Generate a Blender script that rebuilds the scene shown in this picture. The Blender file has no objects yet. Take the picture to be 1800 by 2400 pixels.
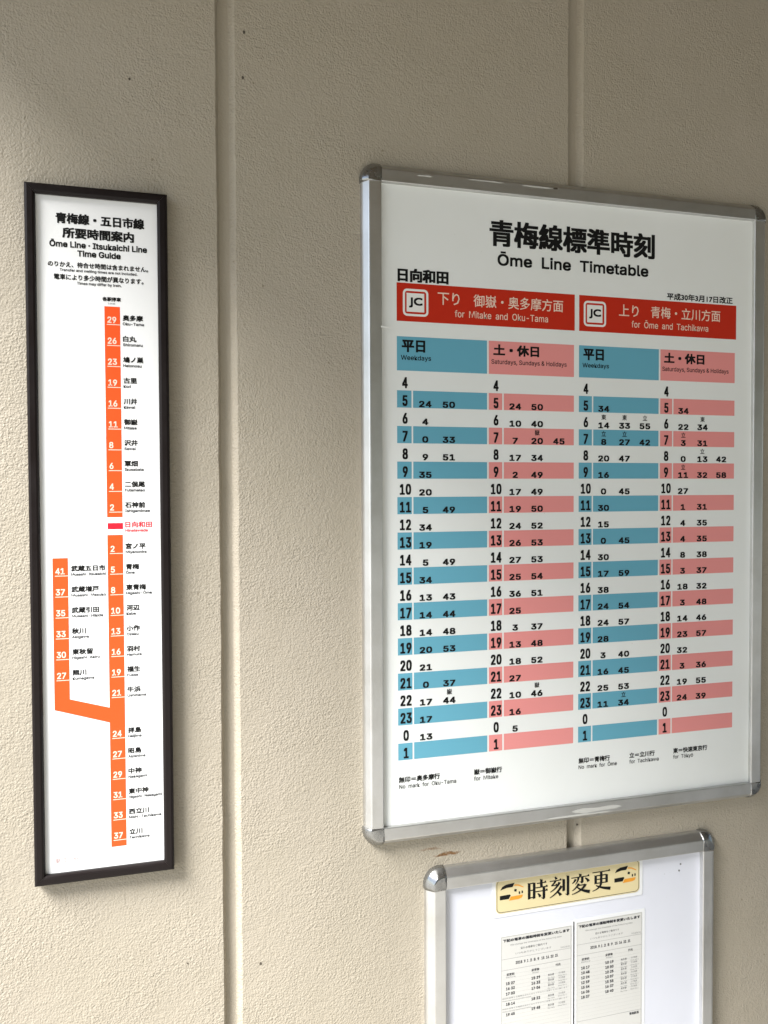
import bpy, math, os, random
import numpy as np
from mathutils import Matrix, Vector
random.seed(7)
scene = bpy.context.scene
COL = scene.collection
R = math.radians

# ------------------------------------------------------------------ camera, sky, sun, exposure
CAM_Y = -1.320
yaw, pitch, roll = 0.28431568, -0.02727516, -0.00397049
fwd = Vector((math.sin(yaw) * math.cos(pitch), math.cos(yaw) * math.cos(pitch), math.sin(pitch)))
rt0 = Vector((math.cos(yaw), -math.sin(yaw), 0)); up0 = rt0.cross(fwd)
rt = math.cos(roll) * rt0 + math.sin(roll) * up0
up = -math.sin(roll) * rt0 + math.cos(roll) * up0
cam = bpy.data.cameras.new("Camera"); cam_o = bpy.data.objects.new("Camera", cam); COL.objects.link(cam_o)
cam_o.matrix_world = Matrix(((rt.x, up.x, -fwd.x, 0), (rt.y, up.y, -fwd.y, CAM_Y), (rt.z, up.z, -fwd.z, 0), (0, 0, 0, 1)))
cam.sensor_fit = 'VERTICAL'; cam.sensor_height = 36.0; cam.sensor_width = 27.0
cam.lens = 36.0 * 1941 / 2400
cam.clip_start = 0.02; cam.clip_end = 800
scene.camera = cam_o

SUN_ELEV, SUN_AZ = 48.0, -58.0          # azimuth measured from the wall's outward normal, minus = from the left
world = bpy.data.worlds.new("World"); scene.world = world; world.use_nodes = True
wn = world.node_tree.nodes; wl = world.node_tree.links
sky = wn.new('ShaderNodeTexSky'); sky.sky_type = 'NISHITA'; sky.sun_disc = False
sky.sun_elevation = R(SUN_ELEV)
sky.air_density = 1.0; sky.dust_density = 1.0; sky.ozone_density = 1.0
wl.new(sky.outputs[0], wn['Background'].inputs[0]); wn['Background'].inputs[1].default_value = 0.05
# vector pointing to the sun
ce = math.cos(R(SUN_ELEV))
SUN_DIR = Vector((math.sin(R(SUN_AZ)) * ce, -math.cos(R(SUN_AZ)) * ce, math.sin(R(SUN_ELEV))))
sky.sun_rotation = math.atan2(SUN_DIR.x, SUN_DIR.y)
sun = bpy.data.lights.new("Sun", 'SUN'); sun_o = bpy.data.objects.new("Sun", sun); COL.objects.link(sun_o)
sun.energy = 2.3; sun.angle = R(26); sun.color = (1.0, 0.99, 0.98)
sun_o.rotation_euler = (-SUN_DIR).to_track_quat('-Z', 'Y').to_euler(); sun_o.location = (-3, -4, 2)
vs = scene.view_settings
vs.view_transform = 'Standard'; vs.look = 'None'; vs.gamma = 1.0; vs.use_curve_mapping = False
vs.exposure = 2.42
scene.render.engine = 'CYCLES'
scene.cycles.max_bounces = 8; scene.cycles.diffuse_bounces = 5

# ------------------------------------------------------------------ materials
def mat(name, color, rough=0.6, metal=0.0, spec=0.5, coat=0.0, coat_rough=0.1):
    m = bpy.data.materials.new(name); m.use_nodes = True
    b = m.node_tree.nodes['Principled BSDF']
    b.inputs['Base Color'].default_value = (*color, 1); b.inputs['Roughness'].default_value = rough
    b.inputs['Metallic'].default_value = metal; b.inputs['Specular IOR Level'].default_value = spec
    b.inputs['Coat Weight'].default_value = coat; b.inputs['Coat Roughness'].default_value = coat_rough
    return m
def nodes(m): return m.node_tree.nodes, m.node_tree.links, m.node_tree.nodes['Principled BSDF']
def noise(nt, vec, scale, detail=2.0, rough=0.5, dist=0.0):
    n = nt[0].new('ShaderNodeTexNoise'); n.inputs['Scale'].default_value = scale
    n.inputs['Detail'].default_value = detail; n.inputs['Roughness'].default_value = rough
    n.inputs['Distortion'].default_value = dist
    nt[1].new(vec, n.inputs['Vector']); return n.outputs['Fac']
def ramp(nt, fac, stops):
    r = nt[0].new('ShaderNodeValToRGB'); els = r.color_ramp.elements
    while len(els) < len(stops): els.new(0.5)
    for e, (p, c) in zip(els, stops):
        e.position = p; e.color = (*c, 1) if len(c) == 3 else c
    nt[1].new(fac, r.inputs[0]); return r.outputs[0]
def maths(nt, op, a, b=None, clamp=False):
    n = nt[0].new('ShaderNodeMath'); n.operation = op; n.use_clamp = clamp
    for i, v in enumerate((a, b)):
        if v is None: continue
        if isinstance(v, (int, float)): n.inputs[i].default_value = v
        else: nt[1].new(v, n.inputs[i])
    return n.outputs[0]
def mixc(nt, fac, a, b, mode='MIX'):
    n = nt[0].new('ShaderNodeMix'); n.data_type = 'RGBA'; n.blend_type = mode
    for i, v in ((0, fac), (6, a), (7, b)):
        if isinstance(v, (int, float)): n.inputs[i].default_value = v
        elif isinstance(v, tuple): n.inputs[i].default_value = (*v, 1)
        else: nt[1].new(v, n.inputs[i])
    return n.outputs[2]
def bump(nt, h, strength, dist, normal=None):
    n = nt[0].new('ShaderNodeBump'); n.inputs['Strength'].default_value = strength; n.inputs['Distance'].default_value = dist
    nt[1].new(h, n.inputs['Height'])
    if normal is not None: nt[1].new(normal, n.inputs['Normal'])
    return n.outputs[0]

# sprayed, painted concrete panel
def wall_material(name, base, bumpy=1.0):
    m = mat(name, base, 0.62, spec=0.35); nt = nodes(m); b = nt[2]
    tc = nt[0].new('ShaderNodeTexCoord').outputs['Object']
    big = noise(nt, tc, 2.2, 4, 0.6); mid = noise(nt, tc, 14, 3, 0.6)
    c = mixc(nt, ramp(nt, big, [(0.3, (0, 0, 0)), (0.72, (1, 1, 1))]), base, tuple(v * k for v, k in zip(base, (0.93, 0.935, 0.90))))
    c = mixc(nt, maths(nt, 'MULTIPLY', ramp(nt, mid, [(0.45, (0, 0, 0)), (0.75, (1, 1, 1))]), 0.35), c, tuple(v * k for v, k in zip(base, (0.90, 0.90, 0.86))))
    # sparse grime specks caught in the spray coat
    sp = ramp(nt, noise(nt, tc, 95, 1, 0.5), [(0.755, (0, 0, 0)), (0.80, (1, 1, 1))])
    c = mixc(nt, maths(nt, 'MULTIPLY', sp, 0.55), c, (0.16, 0.13, 0.08))
    # rust smear below the big sign
    s = nt[0].new('ShaderNodeSeparateXYZ'); nt[1].new(tc, s.inputs[0])
    wob = noise(nt, tc, 60, 2)
    for (rx, rz, hx, hz, amt) in ((-0.244, 0.8240, 0.027, 0.0036, 0.9), (-0.274, 0.8355, 0.022, 0.0025, 0.4)):
        dx = maths(nt, 'DIVIDE', maths(nt, 'SUBTRACT', s.outputs[0], rx), hx)
        zz = maths(nt, 'ADD', maths(nt, 'SUBTRACT', s.outputs[2], rz), maths(nt, 'MULTIPLY', maths(nt, 'SUBTRACT', wob, 0.5), 0.010))
        dz = maths(nt, 'DIVIDE', zz, hz)
        d = maths(nt, 'ADD', maths(nt, 'MULTIPLY', dx, dx), maths(nt, 'MULTIPLY', dz, dz))
        k = maths(nt, 'MULTIPLY', maths(nt, 'SUBTRACT', 1.0, d, True), amt * 1.6, True)
        k = maths(nt, 'MULTIPLY', k, ramp(nt, noise(nt, tc, 130, 2), [(0.3, (0.45, 0.45, 0.45)), (0.5, (1, 1, 1))]))
        c = mixc(nt, k, c, (0.17, 0.085, 0.03))
    nt[1].new(c, b.inputs['Base Color'])
    # pebbly spray texture: two sizes of drops, plus flatter trowelled patches
    h1 = noise(nt, tc, 320, 1.5, 0.5, 0.0)
    h2 = noise(nt, tc, 140, 2.0, 0.5, 0.0)
    patch = ramp(nt, noise(nt, tc, 8, 3, 0.6), [(0.32, (0.5, 0.5, 0.5)), (0.62, (1, 1, 1))])
    h = maths(nt, 'MULTIPLY', maths(nt, 'ADD', h1, maths(nt, 'MULTIPLY', h2, 0.8)), patch)
    nt[1].new(bump(nt, h, 1.0, 0.0017 * bumpy), b.inputs['Normal'])
    return m
WALL = wall_material('beige_sprayed_concrete', (0.385, 0.341, 0.273))
SEAL = wall_material('painted_sealant', (0.38, 0.337, 0.27), 0.35)

def aluminium(name, base, rough, streak_axis):
    m = mat(name, (base, base, base * 0.985), rough, 0.97); nt = nodes(m); b = nt[2]
    tc = nt[0].new('ShaderNodeTexCoord').outputs['Object']
    mp = nt[0].new('ShaderNodeMapping'); nt[1].new(tc, mp.inputs[0])
    mp.inputs['Scale'].default_value = (6, 300, 300) if streak_axis == 'x' else (300, 300, 6)
    st = noise(nt, mp.outputs[0], 2.0, 3)
    grime = ramp(nt, noise(nt, tc, 9, 5, 0.65), [(0.4, (1, 1, 1)), (0.8, (0.80, 0.79, 0.76))])
    nt[1].new(mixc(nt, 1.0, (base, base, base * 0.985), grime, 'MULTIPLY'), b.inputs['Base Color'])
    nt[1].new(maths(nt, 'ADD', maths(nt, 'MULTIPLY', st, 0.16), rough - 0.08), b.inputs['Roughness'])
    nt[1].new(bump(nt, st, 0.15, 0.0003), b.inputs['Normal'])
    return m
ALU_X = aluminium('anodised_aluminium_horizontal', 0.60, 0.42, 'x')
ALU_Z = aluminium('anodised_aluminium_vertical', 0.68, 0.40, 'z')
CHROME = mat('grey_chromed_plastic', (0.30, 0.30, 0.29), 0.22, 0.9)
nt = nodes(CHROME); tc = nt[0].new('ShaderNodeTexCoord').outputs['Object']
nt[1].new(bump(nt, noise(nt, tc, 90, 3), 0.35, 0.002), nt[2].inputs['Normal'])
nt[1].new(ramp(nt, noise(nt, tc, 60, 3), [(0.35, (0.16, 0.16, 0.16)), (0.7, (0.4, 0.4, 0.4))]), nt[2].inputs['Roughness'])
BLACKFRAME = mat('black_brown_frame', (0.010, 0.007, 0.0065), 0.42, spec=0.18)
nt = nodes(BLACKFRAME); tc = nt[0].new('ShaderNodeTexCoord').outputs['Object']
nt[1].new(ramp(nt, noise(nt, tc, 25, 5, 0.7), [(0.35, (0.32, 0.32, 0.32)), (0.7, (0.52, 0.52, 0.52))]), nt[2].inputs['Roughness'])

def paper(name, base, coat=0.25, crough=0.18, wave=0.0006):
    m = mat(name, base, 0.5, coat=coat, coat_rough=crough); nt = nodes(m); b = nt[2]
    tc = nt[0].new('ShaderNodeTexCoord').outputs['Object']
    n = ramp(nt, noise(nt, tc, 4.0, 4, 0.6), [(0.35, (1, 1, 1)), (0.75, (0.955, 0.955, 0.94))])
    fl = ramp(nt, noise(nt, tc, 160, 1, 0.5), [(0.80, (1, 1, 1)), (0.84, (0.70, 0.70, 0.66))])
    c = mixc(nt, 1.0, mixc(nt, 1.0, base, n, 'MULTIPLY'), fl, 'MULTIPLY')
    nt[1].new(c, b.inputs['Base Color'])
    nb = bump(nt, noise(nt, tc, 7.0, 2), 0.4, wave * 10)
    nt[1].new(nb, b.inputs['Coat Normal'])
    return m
PAPER = paper('white_poster_paper', (0.79, 0.81, 0.79), 0.4, 0.12)
GUIDE = paper('white_guide_sheet', (0.82, 0.825, 0.82))
BOARD = paper('white_enamel_panel', (0.675, 0.69, 0.755), 0.3, 0.3)
NOTE = paper('plain_copy_paper', (0.61, 0.605, 0.575), 0.2, 0.2)
LAM = paper('clear_laminate_margin', (0.76, 0.77, 0.78), 0.4, 0.15)
CREAM = paper('cream_strip_paper', (0.69, 0.59, 0.335), 0.35, 0.15)
RED = mat('red_print', (0.50, 0.022, 0.006), 0.45, spec=0.3)
BLUE = mat('blue_print', (0.125, 0.375, 0.49), 0.45, spec=0.3)
PINK = mat('pink_print', (0.76, 0.28, 0.265), 0.45, spec=0.3)
ORANGE = mat('orange_print', (0.78, 0.082, 0.012), 0.45, spec=0.3)
CRIMSON = mat('crimson_print', (0.70, 0.012, 0.03), 0.45, spec=0.3)
BLACK = mat('black_print', (0.008, 0.008, 0.008), 0.5, spec=0.15)
INK = mat('faded_black_print', (0.03, 0.03, 0.035), 0.5, spec=0.2)
FADED = mat('sun_faded_red_print', (0.42, 0.26, 0.25), 0.5, coat=0.2)
PALE = mat('pale_print_on_red', (0.80, 0.62, 0.50), 0.45, spec=0.3)
WHITE = mat('white_print', (0.80, 0.80, 0.76), 0.45, spec=0.3)
GREYRULE = mat('grey_rule_print', (0.17, 0.17, 0.17), 0.5)
FAINT = mat('faint_rule_print', (0.40, 0.40, 0.38), 0.5, spec=0.3)
AMBER = mat('amber_print', (0.72, 0.30, 0.03), 0.45, spec=0.3)
TAPE = mat('old_tape_residue', (0.50, 0.50, 0.465), 0.55)
DARK = mat('dark_grime', (0.07, 0.055, 0.04), 0.8)
CONC = mat('platform_concrete', (0.44, 0.42, 0.375), 0.9)
ROOFM = mat('shade_roof_brown', (0.13, 0.095, 0.05), 0.8)
for m, sc in ((CONC, 6), (ROOFM, 3)):
    nt = nodes(m); tc = nt[0].new('ShaderNodeTexCoord').outputs['Object']
    bc = tuple(nt[2].inputs['Base Color'].default_value)[:3]
    nt[1].new(mixc(nt, noise(nt, tc, sc, 5, 0.65), tuple(v * 0.8 for v in bc), tuple(v * 1.15 for v in bc)), nt[2].inputs['Base Color'])

# ------------------------------------------------------------------ object helpers (lengths in mm: x along the wall, d out from the wall, z up; z = 0 at eye height)
def tag(o, label=None, cat=None, group=None, kind=None):
    for k, v in (('label', label), ('category', cat), ('group', group), ('kind', kind)):
        if v: o[k] = v
    return o
def thing(name, x, z, label, cat, group=None):
    o = bpy.data.objects.new(name, None); COL.objects.link(o); o.location = (x / 1000, 0, z / 1000)
    o.empty_display_size = 0.05
    return tag(o, label, cat, group)
class Geo:
    """collects polygons in mm and links them as ONE mesh object"""
    def __init__(s): s.v = []; s.f = []; s.mi = []; s.mats = []; s.n = 0; s.smooth = []
    def m(s, mat_):
        if mat_ not in s.mats: s.mats.append(mat_)
        return s.mats.index(mat_)
    def add(s, verts, faces, mat_, smooth=False):
        k = s.m(mat_); base = s.n
        s.v.extend(verts); s.n += len(verts)
        for f in faces: s.f.append([base + i for i in f]); s.mi.append(k); s.smooth.append(smooth)
    def poly(s, pts, d, mat_):                       # flat print, pts = (x, z) anticlockwise seen from the front
        a = sum(p[0] * q[1] - q[0] * p[1] for p, q in zip(pts, pts[1:] + pts[:1]))
        if a < 0: pts = pts[::-1]
        s.add([(x, -d, z) for x, z in pts], [list(range(len(pts)))], mat_)
    def rect(s, x0, x1, z0, z1, d, mat_): s.poly([(x0, z0), (x1, z0), (x1, z1), (x0, z1)], d, mat_)
    def plate(s, pts, d0, d1, mat_):                 # a sheet with thickness
        a = sum(p[0] * q[1] - q[0] * p[1] for p, q in zip(pts, pts[1:] + pts[:1]))
        if a < 0: pts = pts[::-1]
        n = len(pts)
        s.add([(x, -d1, z) for x, z in pts] + [(x, -d0, z) for x, z in pts],
              [list(range(n))] + [[i, i + n, (i + 1) % n + n, (i + 1) % n] for i in range(n)] + [list(range(2 * n - 1, n - 1, -1))], mat_)
    def tri(s, P, T, d, mat_, dx=0.0, dz=0.0):       # a glyph outline, thickened by overlapping copies
        shifts = [(0, 0)]
        if dx or dz:
            shifts = [(i * dx, j * dz) for i in (-1, 0, 1) for j in (-1, 0, 1)]
            shifts = list(dict.fromkeys(shifts))
        for k, (a, b) in enumerate(shifts):
            s.add([(x + a, -d - k * 0.006, z + b) for x, z in P], T, mat_)
    def build(s, name, parent=None, label=None):
        loc = Vector((0, 0, 0)); p = parent
        while p is not None: loc += p.location; p = p.parent
        me = bpy.data.meshes.new(name)
        V = [(x / 1000 - loc.x, y / 1000 - loc.y, z / 1000 - loc.z) for x, y, z in s.v]
        me.from_pydata(V, [], s.f)
        for m_ in s.mats: me.materials.append(m_)
        me.polygons.foreach_set('material_index', s.mi); me.polygons.foreach_set('use_smooth', s.smooth)
        me.update()
        o = bpy.data.objects.new(name, me); COL.objects.link(o)
        if parent is not None: o.parent = parent
        if label: o['label'] = label
        return o

# ------------------------------------------------------------------ lettering
FONT_DIR = os.path.join(bpy.utils.system_resource('DATAFILES'), 'fonts')
def load_font(f):
    try: return bpy.data.fonts.load(os.path.join(FONT_DIR, f))
    except Exception: return None
SANS = load_font('Inter.woff2')
_cache = {}
def outline(txt, font=None, res=2):
    key = (txt, font.name if font else '', res)
    if key not in _cache:
        c = bpy.data.curves.new('lettering', 'FONT'); c.body = txt; c.size = 1.0; c.resolution_u = res
        if font: c.font = font
        o = bpy.data.objects.new('lettering', c); COL.objects.link(o)
        dg = bpy.context.evaluated_depsgraph_get()
        me = bpy.data.meshes.new_from_object(o.evaluated_get(dg))
        me.calc_loop_triangles()
        P = [(v.co.x, v.co.y) for v in me.vertices]; T = [list(t.vertices) for t in me.loop_triangles]
        # keep every face turned to the front
        T2 = []
        for a, b, c2 in T:
            ar = (P[b][0] - P[a][0]) * (P[c2][1] - P[a][1]) - (P[c2][0] - P[a][0]) * (P[b][1] - P[a][1])
            T2.append([a, b, c2] if ar > 0 else [a, c2, b])
        bpy.data.objects.remove(o); bpy.data.meshes.remove(me); bpy.data.curves.remove(c)
        _cache[key] = (P, T2)
    return _cache[key]
def bounds(P):
    xs = [p[0] for p in P]; zs = [p[1] for p in P]; return min(xs), max(xs), min(zs), max(zs)
def fit(g, txt, x0, x1, z0, z1, d, m, b=0.0, bz=None, font=None, res=2):
    """lettering fitted into a measured box; b = extra stroke weight each side in mm"""
    bz = b if bz is None else bz
    P, T = outline(txt, font, res); a0, a1, c0, c1 = bounds(P)
    sx = (x1 - x0 - 2 * b) / (a1 - a0); sz = (z1 - z0 - 2 * bz) / (c1 - c0)
    g.tri([(x0 + b + (x - a0) * sx, z0 + bz + (z - c0) * sz) for x, z in P], T, d, m, b, bz)
CAPS = outline('H', SANS); CAPH = bounds(CAPS[0])[3]
def latin(g, txt, x0, x1, z0, h, d, m, b=0.0, stretch=1.0, font=SANS):
    """latin lettering on a baseline with a cap height; x1 None = natural width"""
    P, T = outline(txt, font, 2); a0, a1, _, _ = bounds(P)
    sz = (h - 2 * b) / CAPH
    sx = (x1 - x0 - 2 * b) / (a1 - a0) if x1 is not None else sz * stretch
    g.tri([(x0 + b + (x - a0) * sx, z0 + b + z * sz) for x, z in P], T, d, m, b, b)
# numerals one by one (the 4 drawn here)
FOUR_P = [(0.02, 0.165), (0.02, 0.245), (0.375, 0.727), (0.465, 0.727), (0.465, 0.25), (0.575, 0.25), (0.575, 0.165), (0.465, 0.165), (0.465, 0.0), (0.372, 0.0), (0.372, 0.165), (0.372, 0.25), (0.372, 0.59), (0.122, 0.25)]
FOUR_T = [[0, 11, 1], [0, 10, 11], [1, 13, 2], [2, 13, 12], [13, 1, 11], [2, 12, 3], [12, 4, 3], [12, 11, 4], [11, 10, 4], [10, 7, 4], [7, 6, 5], [7, 5, 4], [10, 9, 8], [10, 8, 7]]
_z = bounds(outline('0', SANS)[0]); DH = _z[3] - _z[2]; DW = _z[1] - _z[0]; DB = _z[2]
def digit(ch):
    if ch == '4': P, T = [(x / 0.56 * DW, z / 0.727 * DH) for x, z in FOUR_P], FOUR_T
    else: P, T = outline(ch, SANS, 2)
    return P, T
def number(g, txt, x, z0, h, cell, d, m, b=0.0, bz=None, align='c'):
    """numerals of height h, each drawn in a cell of the given width (mm)"""
    bz = b if bz is None else bz
    sz = (h - 2 * bz) / DH; sx = (cell * 0.90 - 2 * b) / DW
    x0 = x - cell * len(txt) / 2 if align == 'c' else x
    for i, ch in enumerate(txt):
        P, T = digit(ch); a0, a1, c0, _ = bounds(P); mid = x0 + cell * (i + 0.5)
        zoff = -max(DB, c0) if ch in '03689' else 0.0
        g.tri([(mid + (px - (a0 + a1) / 2) * sx, z0 + bz + (pz + zoff) * sz) for px, pz in P], T, d, m, b, bz)

# ------------------------------------------------------------------ frames
def rounded(x0, x1, z0, z1, r, n=6):
    pts = []
    for cx, cz, a in ((x1 - r, z0 + r, -90), (x1 - r, z1 - r, 0), (x0 + r, z1 - r, 90), (x0 + r, z0 + r, 180)):
        for i in range(n + 1):
            t = R(a + 90 * i / n); pts.append((cx + r * math.cos(t), cz + r * math.sin(t)))
    return pts
def rail(name, prof, side, x0, x1, z0, z1, m, parent, ends, mitre=False, gap=0.0):
    """prof = (u outwards from the inner edge, d out of the wall); ends = trimmed length at both ends"""
    g = Geo(); rows = []
    for end in (0, 1):
        row = []
        for u, d in prof:
            e = (-u if mitre else 0) + gap
            if side == 'bottom': x, z = ((x0 + e) if end == 0 else (x1 - e)), z0 - u
            if side == 'top': x, z = ((x1 - e) if end == 0 else (x0 + e)), z1 + u
            if side == 'right': x, z = x1 + u, ((z0 + e) if end == 0 else (z1 - e))
            if side == 'left': x, z = x0 - u, ((z1 - e) if end == 0 else (z0 + e))
            row.append((x, -d, z))
        rows.append(row)
    n = len(prof)
    g.add(rows[0] + rows[1], [[i, i + 1, n + i + 1, n + i] for i in range(n - 1)], m, False)
    return g.build(name, parent)
def cap(prof, corner, x0, x1, z0, z1, m, parent, n=10):
    """moulded corner: the rail profile turned about the inner corner, a little proud of the rails"""
    cx, cz, a0 = {'bl': (x0, z0, 180), 'br': (x1, z0, 270), 'tr': (x1, z1, 0), 'tl': (x0, z1, 90)}[corner]
    g = Geo(); V = []; F = []
    k = len(prof)
    for i in range(n + 1):
        t = R(a0 - 1.5 + 93.0 * i / n)
        # softened square: the moulding bulges at the diagonal
        bulge = 1.0 + 0.10 * math.sin(math.pi * i / n)
        for u, d in prof:
            uu = u * bulge * 1.02 + 0.25; dd = d + (0.9 if d > 2 else 0)
            V.append((cx + uu * math.cos(t), -dd, cz + uu * math.sin(t)))
    for i in range(n):
        for j in range(k - 1):
            a = i * k + j; F.append([a, a + 1, a + k + 1, a + k])
    F.append(list(range(k))[::-1]); F.append([n * k + j for j in range(k)])
    g.add(V, F, m, True)
    o = g.build('corner_cap', parent)
    return o
def ragged(cx, cz, w, h, seed, n=16, rag=0.35):
    rnd = random.Random(seed); pts = []
    for i in range(n):
        t = 2 * math.pi * i / n
        c, s_ = math.cos(t), math.sin(t)
        k = 1 + rnd.uniform(-rag, rag)
        pts.append((cx + w / 2 * math.copysign(abs(c) ** 0.5, c) * (1 + rnd.uniform(-0.12, 0.12)), cz + h / 2 * math.copysign(abs(s_) ** 0.6, s_) * k))
    return pts

# ------------------------------------------------------------------ the place: panel wall, with unseen platform and overhead slab added to shape the light
EYE = 1450
g = Geo(); g.add([(-60000, -60000, -EYE), (60000, -60000, -EYE), (60000, 400, -EYE), (-60000, 400, -EYE)], [[0, 1, 2, 3]], CONC)
tag(g.build('platform'), kind='structure')
ROOF_X0, ROOF_D, ROOF_Z = -640, 4600, 1000
def box(g, x0, x1, d0, d1, z0, z1, m):
    g.add([(x, -d, z) for x in (x0, x1) for d in (d0, d1) for z in (z0, z1)],
          [[0, 1, 3, 2], [4, 6, 7, 5], [0, 4, 5, 1], [2, 3, 7, 6], [0, 2, 6, 4], [1, 5, 7, 3]], m)
g = Geo(); box(g, ROOF_X0, 6000, -150, ROOF_D, ROOF_Z, ROOF_Z + 120, ROOFM)
tag(g.build('shade_roof'), kind='structure')

# added slope, unseen behind the camera, to hold back sky light from the front
GREEN = mat('blocker_slope_green', (0.045, 0.06, 0.03), 0.9)
g = Geo(); V = []; F = []; rnd = random.Random(11); nx = 60
for i in range(nx + 1):
    x = -7000 + i * 47000 / nx
    for d, z in ((7000, -EYE), (8500, 300), (11000, 3200), (15000, 6500), (22000, 9000)):
        V.append((x, -d + rnd.uniform(-500, 500), z + (rnd.uniform(-500, 500) if z > 0 else 0)))
for i in range(nx):
    for j in range(4): a = i * 5 + j; F.append([a, a + 5, a + 6, a + 1])
g.add(V, F, GREEN, True); tag(g.build('sky_blocker_slope'), kind='structure')
wall = thing('panel_wall', 740, -EYE, 'beige sprayed concrete panel wall with recessed vertical joints, behind all the signs', 'wall')
PITCH = 608.5; J0 = 131.8; ZB, ZT = -EYE, ROOF_Z
rnd = random.Random(3)
joints = [J0 + PITCH * k for k in range(-2, 5)]
for k in range(len(joints) - 1):
    xl, xr = joints[k], joints[k + 1]
    g = Geo(); zs = np.linspace(ZB, ZT, 240); V = []; F = []
    wl_, wr_ = 0.0, 0.0
    for z in zs:
        wl_ = wl_ * 0.75 + rnd.gauss(0, 0.28); wr_ = wr_ * 0.75 + rnd.gauss(0, 0.22)
        V += [(xl + 4.6 + wl_ * 0.5, 12, z), (xl + 5.6 + wl_ * 0.6, 10.4, z), (xl + 13.2 + wl_, 1.0, z), (xl + 15.0 + wl_, 0, z), (xl + 18.5, 0, z), (xr - 18.5, 0, z), (xr - 15.4 + wr_, 0, z), (xr - 14.4 + wr_, 1.2, z), (xr - 10.6 + wr_ * 0.6, 10.4, z), (xr - 10 + wr_ * 0.5, 12, z)]
    for i in range(len(zs) - 1):
        for j in range(9):
            a = i * 10 + j; F.append([a, a + 1, a + 11, a + 10])
    g.add(V, F, WALL, False); g.build('panel', wall)
for xj in joints[1:-1]:
    g = Geo(); V = []; F = []; xs = np.linspace(-12, 8, 9); zs = np.linspace(ZB, ZT, 120); n = len(xs); w = 0
    for z in zs:
        w = w * 0.85 + rnd.gauss(0, 0.12)
        V += [(xj + x, 11.6 - 1.6 * abs((x + 2) / 10) ** 2 - w, z) for x in xs]
    for i in range(len(zs) - 1):
        for j in range(n - 1):
            a = i * n + j; F.append([a, a + 1, a + n + 1, a + n])
    g.add(V, F, SEAL, True); g.build('joint_sealant', wall)
for (x, z, r) in ((-11, 619, 1.7), (161, 713.7, 2.1), (158.7, 643.7, 2.1), (175.4, -763.9, 2.0), (61, -745, 1.2), (745.5, -605, 1.6)):
    g = Geo(); a = rnd.uniform(0, 6)
    g.plate([(x + r * (0.75 + 0.5 * rnd.random()) * math.cos(a + t), z + r * (0.9 + 0.6 * rnd.random()) * math.sin(a + t)) for t in np.linspace(0, 2 * math.pi, 9)[:-1]], 0.05, 0.5, DARK)
    g.build('pit', wall)

# ------------------------------------------------------------------ time guide (narrow sign, black frame)
sign = thing('time_guide_sign', -58.3, -582, 'tall narrow black framed time guide with orange route lines, on the left of the wall', 'sign')
gx0, gx1, gz0, gz1 = -143.6, 26.6, -569.8, 431.2
BP = [(0, 9), (0, 16.5), (1.6, 18.8), (4, 19.8), (11, 20), (13.6, 19), (14.8, 16.5), (15.2, 12), (15.2, 0)]
for s_ in ('left', 'right', 'top', 'bottom'):
    rail('frame_rail', BP, s_, gx0, gx1, gz0, gz1, BLACKFRAME, sign, 0, mitre=True, gap=0.12)
g = Geo(); g.plate([(gx0 - 6, gz0 - 6), (gx1 + 6, gz0 - 6), (gx1 + 6, gz1 + 6), (gx0 - 6, gz1 + 6)], 1, 12, GUIDE)
sheet = g.build('guide_sheet', sign)
D1, D2, D3 = 12.15, 12.30, 12.50
g = Geo(); fit(g, '青梅線・五日市線', -116.6, 8.1, 391.9, 407.6, D2, BLACK, 0.75, 0.55)
fit(g, '所要時間案内', -107.7, -7.0, 371.0, 386.6, D2, BLACK, 0.75, 0.55)
latin(g, 'Ōme Line・Itsukaichi Line'.replace('・', ' · '), -125.5, 11.6, 357.4, 9.0, D2, BLACK, 0.42)
latin(g, 'Time Guide', -87.3, -26.3, 345.2, 8.9, D2, BLACK, 0.42)
g.build('heading', sheet)
g = Geo(); fit(g, 'のりかえ、待合せ時間は含まれません。', -128.1, 12.9, 328.4, 336.6, D2, BLACK, 0.22)
latin(g, 'Transfer and waiting times are not included.', -112, -2.7, 322.4, 3.9, D2, INK, 0.12)
fit(g, '電車により多少時間が異なります。', -120.1, 6, 309.8, 318.4, D2, BLACK, 0.22)
latin(g, 'Times may differ by train.', -88.4, -25.7, 304.0, 3.9, D2, INK, 0.12)
g.build('note', sheet)
g = Geo(); fit(g, '各駅停車', -53, -26.7, 281.9, 288.3, D2, BLACK, 0.28)
latin(g, 'Local', -44.9, -35, 277.6, 2.8, D2, INK); g.build('service_name', sheet)
BX0, BX1 = -50.4, -28.3
g = Geo(); g.rect(BX0, BX1, -40.1, 274.4, D1, ORANGE); g.build('route_band', sheet)
g = Geo(); g.rect(BX0, BX1, -540.3, -66.8, D1, ORANGE)
g.poly([(-127.8, -325.5), (BX0, -350.2), (BX0, -327.4), (-106.4, -310.7), (-106.4, -99.8), (-127.8, -99.8)], D1, ORANGE)
g.build('route_band', sheet)
g = Geo(); g.rect(-49.8, -27.9, -58.2, -48.9, D1, CRIMSON); g.build('current_station_mark', sheet)
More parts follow.
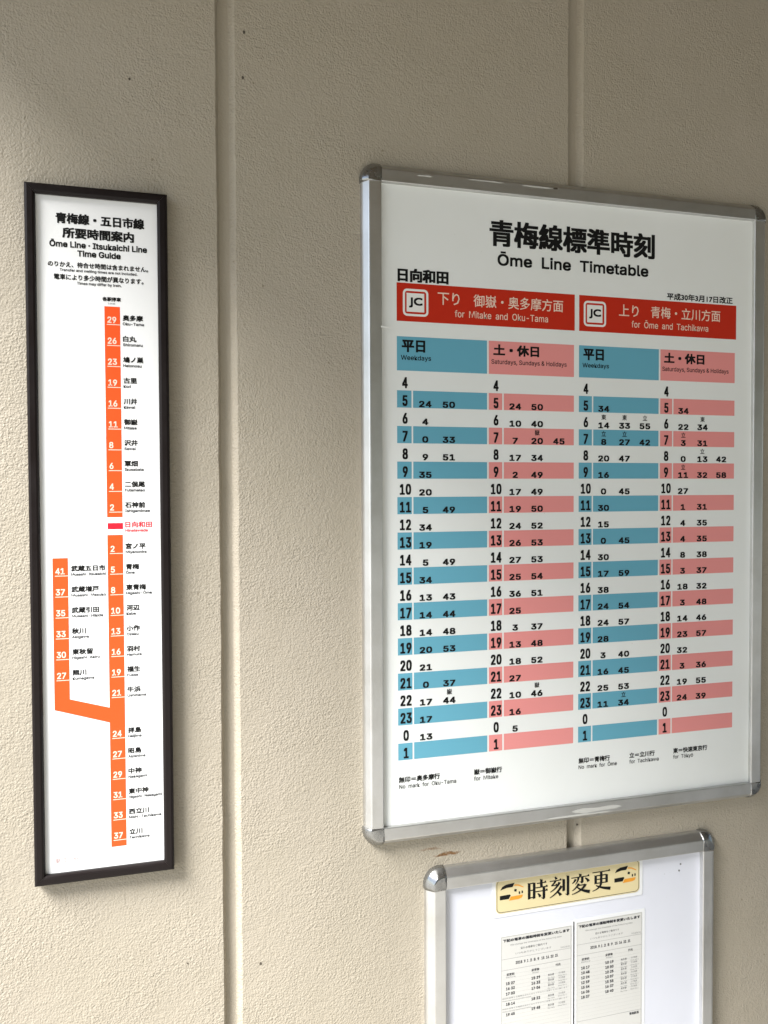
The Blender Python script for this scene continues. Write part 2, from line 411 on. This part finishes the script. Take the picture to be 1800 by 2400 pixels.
MAIN = [('29', '奥多摩', 'Oku-Tama'), ('26', '白丸', 'Shiromaru'), ('23', '鳩ノ巣', 'Hatonosu'), ('19', '古里', 'Kori'), ('16', '川井', 'Kawai'), ('11', '御嶽', 'Mitake'), ('8', '沢井', 'Sawai'), ('6', '軍畑', 'Ikusabata'), ('4', '二俣尾', 'Futamatao'), ('2', '石神前', 'Ishigamimae'), ('', '日向和田', 'Hinatawada'), ('2', '宮ノ平', 'Miyanohira'), ('5', '青梅', 'Ōme'), ('8', '東青梅', 'Higashi-Ōme'), ('10', '河辺', 'Kabe'), ('13', '小作', 'Ozaku'), ('16', '羽村', 'Hamura'), ('19', '福生', 'Fussa'), ('21', '牛浜', 'Ushihama'), None, ('24', '拝島', 'Haijima'), ('27', '昭島', 'Akishima'), ('29', '中神', 'Nakagami'), ('31', '東中神', 'Higashi-Nakagami'), ('33', '西立川', 'Nishi-Tachikawa'), ('37', '立川', 'Tachikawa')]
SIDE = [('41', '武蔵五日市', 'Musashi-Itsukaichi'), ('37', '武蔵増戸', 'Musashi-Masuko'), ('35', '武蔵引田', 'Musashi-Hikida'), ('33', '秋川', 'Akigawa'), ('30', '東秋留', 'Higashi-Akiru'), ('27', '熊川', 'Kumagawa')]
def station(row, tz, bx0, bx1, kx, fade):
    n, kj, ro = row
    g = Geo(); hot = n == ''
    if hot: tz += 1.5
    w = 9.7 * len(kj)
    fit(g, kj, kx, kx + w, tz + 6.3, tz + 15.2, D2, CRIMSON if hot else BLACK, 0.2 if hot else 0.3)
    P, _ = outline(ro, SANS); a0, a1, _, _ = bounds(P); nat = (a1 - a0) * 4.0 / CAPH * 1.10
    latin(g, ro, kx, kx + min(nat, 48.8), tz - 0.2, 4.2, D2, CRIMSON if hot else INK, 0.15)
    g.build('station_name', sheet)
    if n:
        g = Geo(); number(g, n, bx0 + (3.5 if len(n) > 1 else 3.8), tz + 2.4, 9.4, 6.9, D2, PALE, 0.32, align='l')
        g.rect(bx0 + 3.2, bx1, tz - 0.55, tz + 0.55, D2, PALE)
        g.build('travel_time', sheet)
for i, row in enumerate(MAIN):
    if row: station(row, 247.7 - 31.135 * i, BX0, BX1, -24.6, 0)
for i, row in enumerate(SIDE):
    station(row, -126.3 - 31.1 * i, -127.8, -106.4, -102.3, 0)
g = Geo(); fit(g, '単位　分', -130.5, -97, -555.6, -547.4, D2, FADED, 0.0)
latin(g, 'Unit: minute', -125.8, -95.7, -561, 2.4, D2, FADED); g.build('unit_note', sheet)

# ------------------------------------------------------------------ big timetable in an aluminium snap frame
tt = thing('timetable_sign', 740.5, -583, 'large aluminium framed railway timetable with red, blue and pink bands across its poster', 'sign')
px0, px1, pz0, pz1 = 377.9, 1103.2, -560.0, 498.6
AP = [(0, 11), (0, 18.6), (0.5, 19.8), (1.6, 20.2), (19.5, 20.4), (21.0, 20.0), (22.2, 19.0), (25.0, 15.6), (28.6, 11.2), (30.2, 8.6), (30.9, 5.5), (31.0, 0)]
for s_ in ('left', 'right', 'top', 'bottom'):
    rail('frame_rail', AP, s_, px0, px1, pz0, pz1, ALU_X if s_ in ('top', 'bottom') else ALU_Z, tt, 0)
for c_ in ('tl', 'tr', 'bl', 'br'): cap(AP, c_, px0, px1, pz0, pz1, CHROME, tt)
g = Geo(); g.plate([(px0 - 8, pz0 - 8), (px1 + 8, pz0 - 8), (px1 + 8, pz1 + 8), (px0 - 8, pz1 + 8)], 1, 12, PAPER)
poster = g.build('poster', tt)
g = Geo(); fit(g, '青梅線標準時刻', 570.2, 893.0, 412.2, 457.2, D2, BLACK, 1.75, 1.1, res=3)
latin(g, 'Ōme  Line  Timetable', 585.1, 879.8, 380.2, 19.6, D2, BLACK, 0.8); g.build('title', poster)
g = Geo(); fit(g, '日向和田', 406.9, 496.2, 341.6, 364.0, D2, BLACK, 1.25, 0.9); g.build('station_name', poster)
g = Geo(); fit(g, '平成30年3月17日改正', 918.6, 1060.3, 342.2, 354.8, D2, BLACK, 0.4); g.build('revision_date', poster)
BANNERS = ((405.2, 732.0, '下り', (476.9, 515.9), '御嶽・奥多摩方面', (541.2, 709.2), 'for  Mitake  and  Oku-Tama', (507.1, 680.1), 415.9),
           (740.7, 1068.6, '上り', (820.1, 860.0), '青梅・立川方面', (885.5, 1033.4), 'for  Ōme  and  Tachikawa', (845.6, 1007.2), 749.6))
for x0, x1, a, ax, b_, bx, c_, cx_, lx in BANNERS:
    g = Geo(); g.rect(x0, x1, 277.0, 339.8, D1, RED); g.build('direction_banner', poster)
    g = Geo(); fit(g, a, ax[0], ax[1], 307.6, 328.4, D2, PALE, 0.15); fit(g, b_, bx[0], bx[1], 307.6, 328.6, D2, PALE, 0.15)
    latin(g, c_, cx_[0], cx_[1], 288.6, 11.2, D2, PALE, 0.08); g.build('direction_text', poster)
    g = Geo(); o_ = rounded(lx, lx + 44.4, 286.0, 330.6, 7.5); i_ = rounded(lx + 3.6, lx + 40.8, 289.6, 327.0, 4.2)
    n = len(o_)
    g.add([(x, -D2, z) for x, z in o_ + i_], [[k, (k + 1) % n, (k + 1) % n + n, k + n] for k in range(n)], WHITE)
    g.rect(lx + 6.5, lx + 37.2, 293.0, 323.7, D2, WHITE)
    fit(g, 'JC', lx + 10.6, lx + 34.2, 299.8, 316.8, D3, BLACK, 0.7, res=4)
    g.build('line_badge', poster)
COLS = [(405.3, 430.4, 433.2, 565.7, BLUE, 419.1, (454.3, 496.2, 538.2)), (568.8, 593.8, 596.6, 730.7, PINK, 582.2, (618.0, 659.5, 701.6)),
        (740.5, 766.4, 769.1, 902.6, BLUE, 754.3, (790.0, 832.2, 874.1)), (905.8, 931.2, 933.7, 1066.2, PINK, 918.7, (955.0, 996.2, 1037.6))]
for k, c_ in enumerate(COLS):
    g = Geo(); g.rect(c_[0], c_[3], 195.9, 252.0, D1, c_[4]); hd = g.build('column_header', poster)
    g = Geo()
    if c_[4] is BLUE:
        ox = (413.7, 748.9)[k // 2]; fit(g, '平日', ox, ox + 41, 226.4, 246.6, D2, BLACK, 1.0, 0.8)
        latin(g, 'Weekdays', ox - 1.5, ox + 51.2, 213.6, 7.8, D2, BLACK, 0.16)
    else:
        ox = (577.2, 913.4)[k // 2]; fit(g, '土・休日', ox, ox + 86, 227.4, 246.6, D2, BLACK, 1.0, 0.8)
        latin(g, 'Saturdays, Sundays & Holidays', ox - 3.6, ox + 139, 213.2, 7.6, D2, BLACK, 0.1)
    g.build('header_text', poster)
TIMES = [
 ['', '24 50', '4', '0 33', '9 51', '35', '20', '5 49', '34', '19', '5 49', '34', '13 43', '14 44', '14 48', '20 53', '21', '0 37', '17 44嶽', '17', '13', ''],
 ['', '24 50', '10 40', '7 20嶽 45', '17 34', '2 49', '17 49', '19 50', '24 52', '26 53', '27 53', '25 54', '36 51', '25', '3 37', '13 48', '18 52', '27', '10 46嶽', '16', '5', ''],
 ['', '34', '14東 33東 55立', '8立 27立 42', '20 47', '16', '0 45', '30', '15', '0 45', '30', '17 59', '38', '24 54', '24 57', '28', '3 40', '16 45', '25 53', '11 34立', '', ''],
 ['', '34', '22 34東', '3立 31', '0 13立 42', '11立 32 58', '27', '1 31', '4 35', '4 35', '8 38', '3 37', '18 32', '3 48', '14 46', '23 57', '32', '3 36', '19 55', '24 39', '', '']]
HOURS = [str(h) for h in range(4, 24)] + ['0', '1']
for k, (x0, xa, xb, x1, m_, hx, mx) in enumerate(COLS):
    for i, h in enumerate(HOURS):
        dz = -29.36 * (i - 1)
        if i % 2 == 1:
            g = Geo(); g.rect(x0, xa, 135.0 + dz, 163.3 + dz, D1, m_); g.rect(xb, x1, 135.0 + dz, 163.3 + dz, D1, m_)
            g.build('row_stripe', poster)
        g = Geo(); number(g, h, hx, 137.7 + dz, 18.2, 10.7, D2, BLACK, 0.95, 0.7); g.build('hour_number', poster)
        if TIMES[k][i]:
            g = Geo()
            for cx_, t in zip(mx, TIMES[k][i].split()):
                num = ''.join(ch for ch in t if ch.isdigit()); mk = t[len(num):]
                number(g, num, cx_, 136.2 + dz, 10.8, 11.9, D2, BLACK, 0.85, 0.55)
                if mk: fit(g, mk, cx_ - 4.6, cx_ + 4.6, 151.4 + dz, 160.9 + dz, D2, BLACK, 0.16)
            g.build('departure_times', poster)
for jp, jx, en, ex in (('無印＝奥多摩行', (406, 478.9), 'No  mark  for  Oku-Tama', (406.7, 508.3)), ('嶽＝御嶽行', (541, 593.2), 'for  Mitake', (541, 586.2)),
                       ('無印＝青梅行', (741.5, 804.6), 'No  mark  for  Ōme', (741.6, 819.1)), ('立＝立川行', (844.8, 897.8), 'for  Tachikawa', (844.8, 906.3)), ('東＝快速東京行', (937, 1011.1), 'for  Tōkyō', (937.1, 980.2))):
    g = Geo(); fit(g, jp, jx[0], jx[1], -490.2, -480.2, D2, BLACK, 0.3); latin(g, en, ex[0], ex[1], -500.0, 6.8, D2, BLACK, 0.1); g.build('legend', poster)
# wear: tape torn off the rails, flecks; then a glint off the clear cover, built as a white shape
for (cx_, cz, w, h, sd, m_) in ((775, -572.5, 92, 8.0, 1, TAPE), (735, -579.2, 120, 2.6, 5, TAPE), (655, 516.0, 54, 2.4, 2, TAPE), (690, 516.8, 9, 2.4, 4, DARK), (560, 516.5, 60, 1.6, 8, TAPE), (452, 514, 26, 2.0, 9, TAPE)):
    g = Geo(); g.plate(ragged(cx_, cz, w, h, sd), 20.0, 20.6 + 0.03 * sd, m_); g.build('tape_residue', tt)
g = Geo(); g.plate([(376, 263.4), (394, 262.2), (394, 263.4), (376, 266.0)], 20.4, 20.9, WHITE); g.build('cover_glint', tt)

# ------------------------------------------------------------------ lower notice board
nb = thing('notice_board', 742, -1150, 'smaller aluminium framed white notice board with papers on it, cut off below the timetable', 'notice board')
nx0, nx1, nz0, nz1 = 487.0, 998.0, -1128.0, -678.0
NP = [(0, 9), (0, 19.4), (0.5, 20.6), (1.6, 21.0), (19.5, 21.2), (21.2, 20.8), (22.6, 19.6), (26.0, 15.8), (30.4, 11.0), (32.2, 8.4), (33.0, 5.2), (33.2, 0)]
for s_ in ('left', 'right', 'top', 'bottom'):
    rail('frame_rail', NP, s_, nx0, nx1, nz0, nz1, ALU_X if s_ in ('top', 'bottom') else ALU_Z, nb, 0)
for c_ in ('tl', 'tr', 'bl', 'br'): cap(NP, c_, nx0, nx1, nz0, nz1, CHROME, nb)
g = Geo(); g.plate([(nx0 - 8, nz0 - 8), (nx1 + 8, nz0 - 8), (nx1 + 8, nz1 + 8), (nx0 - 8, nz1 + 8)], 1, 10, BOARD)
g.build('white_panel', nb)
for x, z in ((955.9, -700.3), (952.7, -712.1)):
    g = Geo(); g.plate(rounded(x - 1.7, x + 1.7, z - 1.7, z + 1.7, 1.6), 10, 10.6, GREYRULE); g.build('pin_stub', nb)

# cream heading strip
bs = thing('heading_strip', 724.5, -744, 'cream laminated strip with black brush lettering and two train emblems', 'sign strip')
g = Geo(); g.plate(rounded(575.5, 874.5, -746, -672.5, 4), 10.2, 10.9, LAM); strip = g.build('laminate', bs)
g = Geo(); g.plate(rounded(582, 868, -739.5, -678.5, 9), 11.0, 11.25, CREAM); cr = g.build('cream_sheet', bs)
g = Geo(); o_ = rounded(583.6, 866.4, -737.9, -680.1, 8); i_ = rounded(584.5, 865.5, -737.0, -681.0, 7.2); n = len(o_)
g.add([(x, -11.35, z) for x, z in o_ + i_], [[k, (k + 1) % n, (k + 1) % n + n, k + n] for k in range(n)], INK); g.build('border_line', cr)
class Brush:
    """brush-printed strokes on a 100 x 100 square, placed at (x, z) with the given size"""
    def __init__(s, g, x, z, w, h, d): s.g, s.x, s.z, s.ww, s.hh, s.d, s.k = g, x, z, w, h, d, 0
    def p(s, pts):
        s.g.poly([(s.x + a / 100 * s.ww, s.z + b / 100 * s.hh) for a, b in pts], s.d + 0.012 * s.k, BLACK); s.k += 1
    def H(s, x0, y, x1, t=5.2):
        s.p([(x0, y - t / 2), (x1, y - t / 2), (x1, y + t / 2), (x0, y + t / 2)])
        s.p([(x1 - 12, y + t / 2 - 0.5), (x1 + 1.5, y - t / 2), (x1 - 3, y + 9)])
    def h(s, x0, y, x1, t=5.4): s.p([(x0, y - t / 2), (x1, y - t / 2), (x1, y + t / 2), (x0, y + t / 2)])
    def V(s, x, y1, y0, w=13.5, hook=False):
        s.p([(x - w / 2, y0), (x + w / 2, y0 + 2), (x + w / 2, y1 - 1), (x + w / 2 + 2, y1 - 2), (x - w / 2 - 2.5, y1 + 3), (x - w / 2, y1 - 1)])
        if hook: s.p([(x + w / 2, y0 + 6), (x - w / 2, y0 + 6), (x - 17, y0 + 9), (x - 3, y0 - 3), (x + 2, y0 - 2)])
    def S(s, a, b, c, w0, w1, n=7):
        L, Rr = [], []
        for i in range(n + 1):
            t = i / n
            x = (1 - t) ** 2 * a[0] + 2 * t * (1 - t) * b[0] + t * t * c[0]; y = (1 - t) ** 2 * a[1] + 2 * t * (1 - t) * b[1] + t * t * c[1]
            dx = 2 * (1 - t) * (b[0] - a[0]) + 2 * t * (c[0] - b[0]); dy = 2 * (1 - t) * (b[1] - a[1]) + 2 * t * (c[1] - b[1])
            l = math.hypot(dx, dy) or 1; w = (w0 + (w1 - w0) * t) / 2 * 1.3
            L.append((x - dy / l * w, y + dx / l * w)); Rr.append((x + dy / l * w, y - dx / l * w))
        for i in range(n): s.p([L[i], L[i + 1], Rr[i + 1], Rr[i]])
g = Geo(); X0, W, ZL, HH = 642.5, 38.5, -725.0, 36.0; ST = 42.2
q = Brush(g, X0, ZL, W, HH, 11.4)                      # 時
q.V(8, 88, 8); q.V(33, 88, 8); q.h(8, 86, 33); q.h(8, 52, 33); q.h(8, 16, 33)
q.H(46, 82, 94); q.V(69, 99, 60); q.H(40, 61, 101); q.H(40, 42, 101); q.V(82, 58, 2, hook=True); q.S((50, 32), (58, 28), (63, 14), 3, 11)
q = Brush(g, X0 + ST, ZL, W, HH, 11.4)                 # 刻
q.S((28, 100), (34, 96), (36, 88), 5, 11); q.H(2, 82, 62); q.S((32, 82), (24, 66), (10, 60), 9, 4); q.H(10, 59, 40)
q.S((52, 72), (40, 44), (4, 28), 11, 2.5); q.S((62, 52), (44, 20), (2, 0), 11, 2.5); q.S((38, 26), (50, 20), (58, 6), 4, 12)
q.V(73, 84, 24); q.V(95, 98, 2, hook=True)
q = Brush(g, X0 + 2 * ST, ZL, W, HH, 11.4)             # 変
q.V(50, 97, 84); q.H(3, 82, 97); q.S((40, 82), (40, 62), (24, 48), 10, 2.5); q.V(60, 82, 52, hook=True)
q.S((26, 74), (20, 62), (8, 54), 10, 3); q.S((74, 74), (86, 68), (93, 54), 4, 12)
q.S((42, 50), (30, 30), (8, 18), 10, 2.5); q.h(32, 41, 78); q.S((77, 43), (62, 12), (6, 0), 11, 2.5); q.S((32, 34), (54, 12), (99, 2), 4, 13)
q = Brush(g, X0 + 3 * ST, ZL, W, HH, 11.4)             # 更
q.H(4, 93, 97); q.V(21, 76, 33); q.V(79, 76, 33); q.h(21, 75, 79); q.h(21, 56, 79); q.h(21, 37, 79)
q.V(50, 92, 34); q.S((50, 38), (46, 8), (4, 0), 10.5, 2.5); q.S((22, 27), (48, 10), (99, 2), 4, 13)
g.build('brush_lettering', cr)
for ix0, ix1 in ((589.5, 634.5), (815.5, 860.5)):
    g = Geo(); ww, z1_, hh = ix1 - ix0, -688.0, 30.5
    def e(pts, m_, d=11.4): g.poly([(ix0 + a * ww, z1_ - b * hh) for a, b in pts], d, m_)
    e([(0.02, 0.34), (0.10, 0.15), (0.26, 0.05), (0.62, 0.0), (0.56, 0.20), (0.52, 0.24), (0.30, 0.24), (0.12, 0.30)], BLACK)
    e([(0.0, 0.66), (0.42, 0.64), (0.46, 0.70), (0.38, 0.90), (0.0, 0.90)], BLACK)
    e([(0.46, 0.78), (0.98, 0.76), (0.94, 0.92), (0.82, 0.98), (0.38, 1.0), (0.42, 0.90)], AMBER)
    e([(0.62, 0.10), (0.80, 0.14), (1.0, 0.30), (1.0, 0.36), (0.78, 0.21), (0.60, 0.17)], AMBER)
    e([(0.62, 0.36), (0.72, 0.40), (0.70, 0.54), (0.60, 0.50)], BLACK); e([(0.80, 0.54), (0.86, 0.55), (0.86, 0.70), (0.80, 0.69)], BLACK); e([(0.92, 0.52), (0.98, 0.54), (0.98, 0.68), (0.92, 0.68)], BLACK)
    g.build('train_emblem', cr)

# two paper notices
def notice(x0, x1, z1, label, before, after, notes, end):
    z0 = -1000
    t = thing('paper_notice', (x0 + x1) / 2, z0, label, 'notice', 'laminated paper notices side by side on the white board')
    g = Geo(); g.plate(rounded(x0 - 6, x1 + 6, z0 - 6, z1 + 6, 3), 10.2, 10.6, LAM); g.build('laminate', t)
    g = Geo(); g.plate([(x0, z0), (x1, z0), (x1, z1), (x0, z1)], 10.7, 10.9, NOTE); sh = g.build('paper_sheet', t)
    d = 11.0
    g = Geo()
    for a, b_, c_, e_ in ((x0 + 1.2, x1 - 1.2, z1 - 1.6, z1 - 1.2), (x0 + 1.2, x1 - 1.2, z1 - 41.0, z1 - 40.6), (x0 + 1.2, x1 - 1.2, z1 - 60.6, z1 - 60.2), (x0 + 1.2, x0 + 1.6, z0 + 2, z1 - 1.2), (x1 - 1.6, x1 - 1.2, z0 + 2, z1 - 1.2)):
        g.rect(a, b_, c_, e_, d, GREYRULE)
    if end: g.rect(x0 + 1.2, x1 - 1.2, z1 - 181.3, z1 - 180.9, d, GREYRULE)
    for k in range(17):
        zz = z1 - 69 - 6.6 * k
        g.rect(x0 + 4, x1 - 4, zz - 0.12, zz + 0.06, d, FAINT)
    g.build('ruled_lines', sh)
    g = Geo(); fit(g, '下記の電車の運転時刻を変更いたします', x0 + 4, x1 - 4, z1 - 10.9, z1 - 5.2, d, INK, 0.3)
    latin(g, 'We change the timetable of the following date', x0 + 18, x1 - 20, z1 - 18.2, 2.6, d, GREYRULE)
    fit(g, '変わる電車をご案内です', x0 + 38, x1 - 48, z1 - 27.4, z1 - 23.4, d, INK)
    fit(g, 'いつもありがとうございます', x0 + 28, x1 - 40, z1 - 35.2, z1 - 31.6, d, GREYRULE)
    latin(g, '2018/8/31', x1 - 22, x1 - 3, z1 - 38.2, 2.4, d, GREYRULE)
    g.build('notice_heading', sh)
    g = Geo()
    for ch, (a, b_) in zip(('2018', '9', '1', '2', '8', '9', '15', '16', '22', '23'), ((28, 41), (44, 47.5), (50, 53), (56, 60), (63, 67), (70, 74), (78, 84), (87, 93), (96, 102), (105, 110))):
        number(g, ch, x0 + a, z1 - 52.4, 5.2, (b_ - a) / len(ch), d, INK, 0.22, align='l')
        g.rect(x0 + b_ + 0.9, x0 + b_ + 1.5, z1 - 52.4, z1 - 51.6, d, INK)
    g.build('date_line', sh)
    g = Geo()
    for tx, cx_, dz in (('変更前', 18.5, 66.4), ('変更後', 66.5, 66.2), ('行先', 111, 64.6)):
        fit(g, tx, x0 + cx_ - 7.5 * len(tx) / 3, x0 + cx_ + 7.5 * len(tx) / 3, z1 - dz - 4.6, z1 - dz, d, INK, 0.1)
    latin(g, 'Before', x0 + 10, x0 + 28, z1 - 74.6, 2.2, d, GREYRULE); latin(g, 'After', x0 + 60, x0 + 74, z1 - 74.6, 2.2, d, GREYRULE)
    g.build('table_heading', sh)
    for col, cx_ in ((before, 18.5), (after, 67.5)):
        g = Geo()
        for tx, dz in col:
            h_, mn = tx.split(':')
            number(g, h_, x0 + cx_ - 5.2, z1 - dz, 5.2, 3.8, d, INK, 0.3); number(g, mn, x0 + cx_ + 4.6, z1 - dz, 5.2, 3.8, d, INK, 0.3)
            g.rect(x0 + cx_ - 0.7, x0 + cx_ - 0.1, z1 - dz + 0.8, z1 - dz + 1.6, d, INK); g.rect(x0 + cx_ - 0.7, x0 + cx_ - 0.1, z1 - dz + 2.8, z1 - dz + 3.6, d, INK)
        g.build('time_column', sh)
    g = Geo()
    for tx, dz in after:
        fit(g, '奥多摩', x0 + 91, x0 + 103, z1 - dz + 1, z1 - dz + 4.8, d, INK); latin(g, 'Oku-Tama', x0 + 90.5, x0 + 104, z1 - dz - 3.4, 2.1, d, GREYRULE)
        fit(g, '行き電車', x0 + 112, x0 + 125, z1 - dz + 1.6, z1 - dz + 5.0, d, GREYRULE); latin(g, 'Stop No.1', x0 + 111, x0 + 128, z1 - dz - 2.4, 2.0, d, GREYRULE)
    g.build('destination_column', sh)
    if notes:
        g = Geo()
        for dz in notes:
            fit(g, '時刻を変更する電車は次のとおりですのでご注意ください願います', x0 + 3, x1 - 8, z1 - dz, z1 - dz + 2.6, d, GREYRULE)
            latin(g, 'Please note that these trains change', x0 + 3, x0 + 58, z1 - dz - 4, 1.9, d, GREYRULE)
        g.build('fine_print', sh)
    if end:
        g = Geo(); fit(g, '青梅駅長', x1 - 26, x1 - 6, z1 - 188.6, z1 - 183.4, d, INK, 0.12); g.build('signature', sh)
notice(591.5, 729.2, -780.8, 'laminated paper notice whose train times are interrupted by lines of fine print',
       [('15:27', 87.0), ('16:32', 96.2), ('17:03', 105.4), ('18:14', 123.8), ('19:45', 142.4)], [('15:29', 85.6), ('16:33', 94.8), ('17:06', 104.0), ('18:22', 122.6), ('19:48', 140.2)], (112.0, 130.6), False)
notice(738.8, 873.8, -778.0, 'laminated paper notice with seven unbroken rows of train times and a signature',
       [('10:17', 87.0), ('10:48', 95.9), ('12:24', 104.8), ('12:59', 113.7), ('15:54', 122.6), ('16:36', 131.5), ('18:37', 140.6)], [('10:19', 85.0), ('10:50', 93.9), ('12:25', 102.8), ('13:07', 111.7), ('15:55', 120.6), ('16:37', 129.5), ('18:40', 138.6)], (), True)
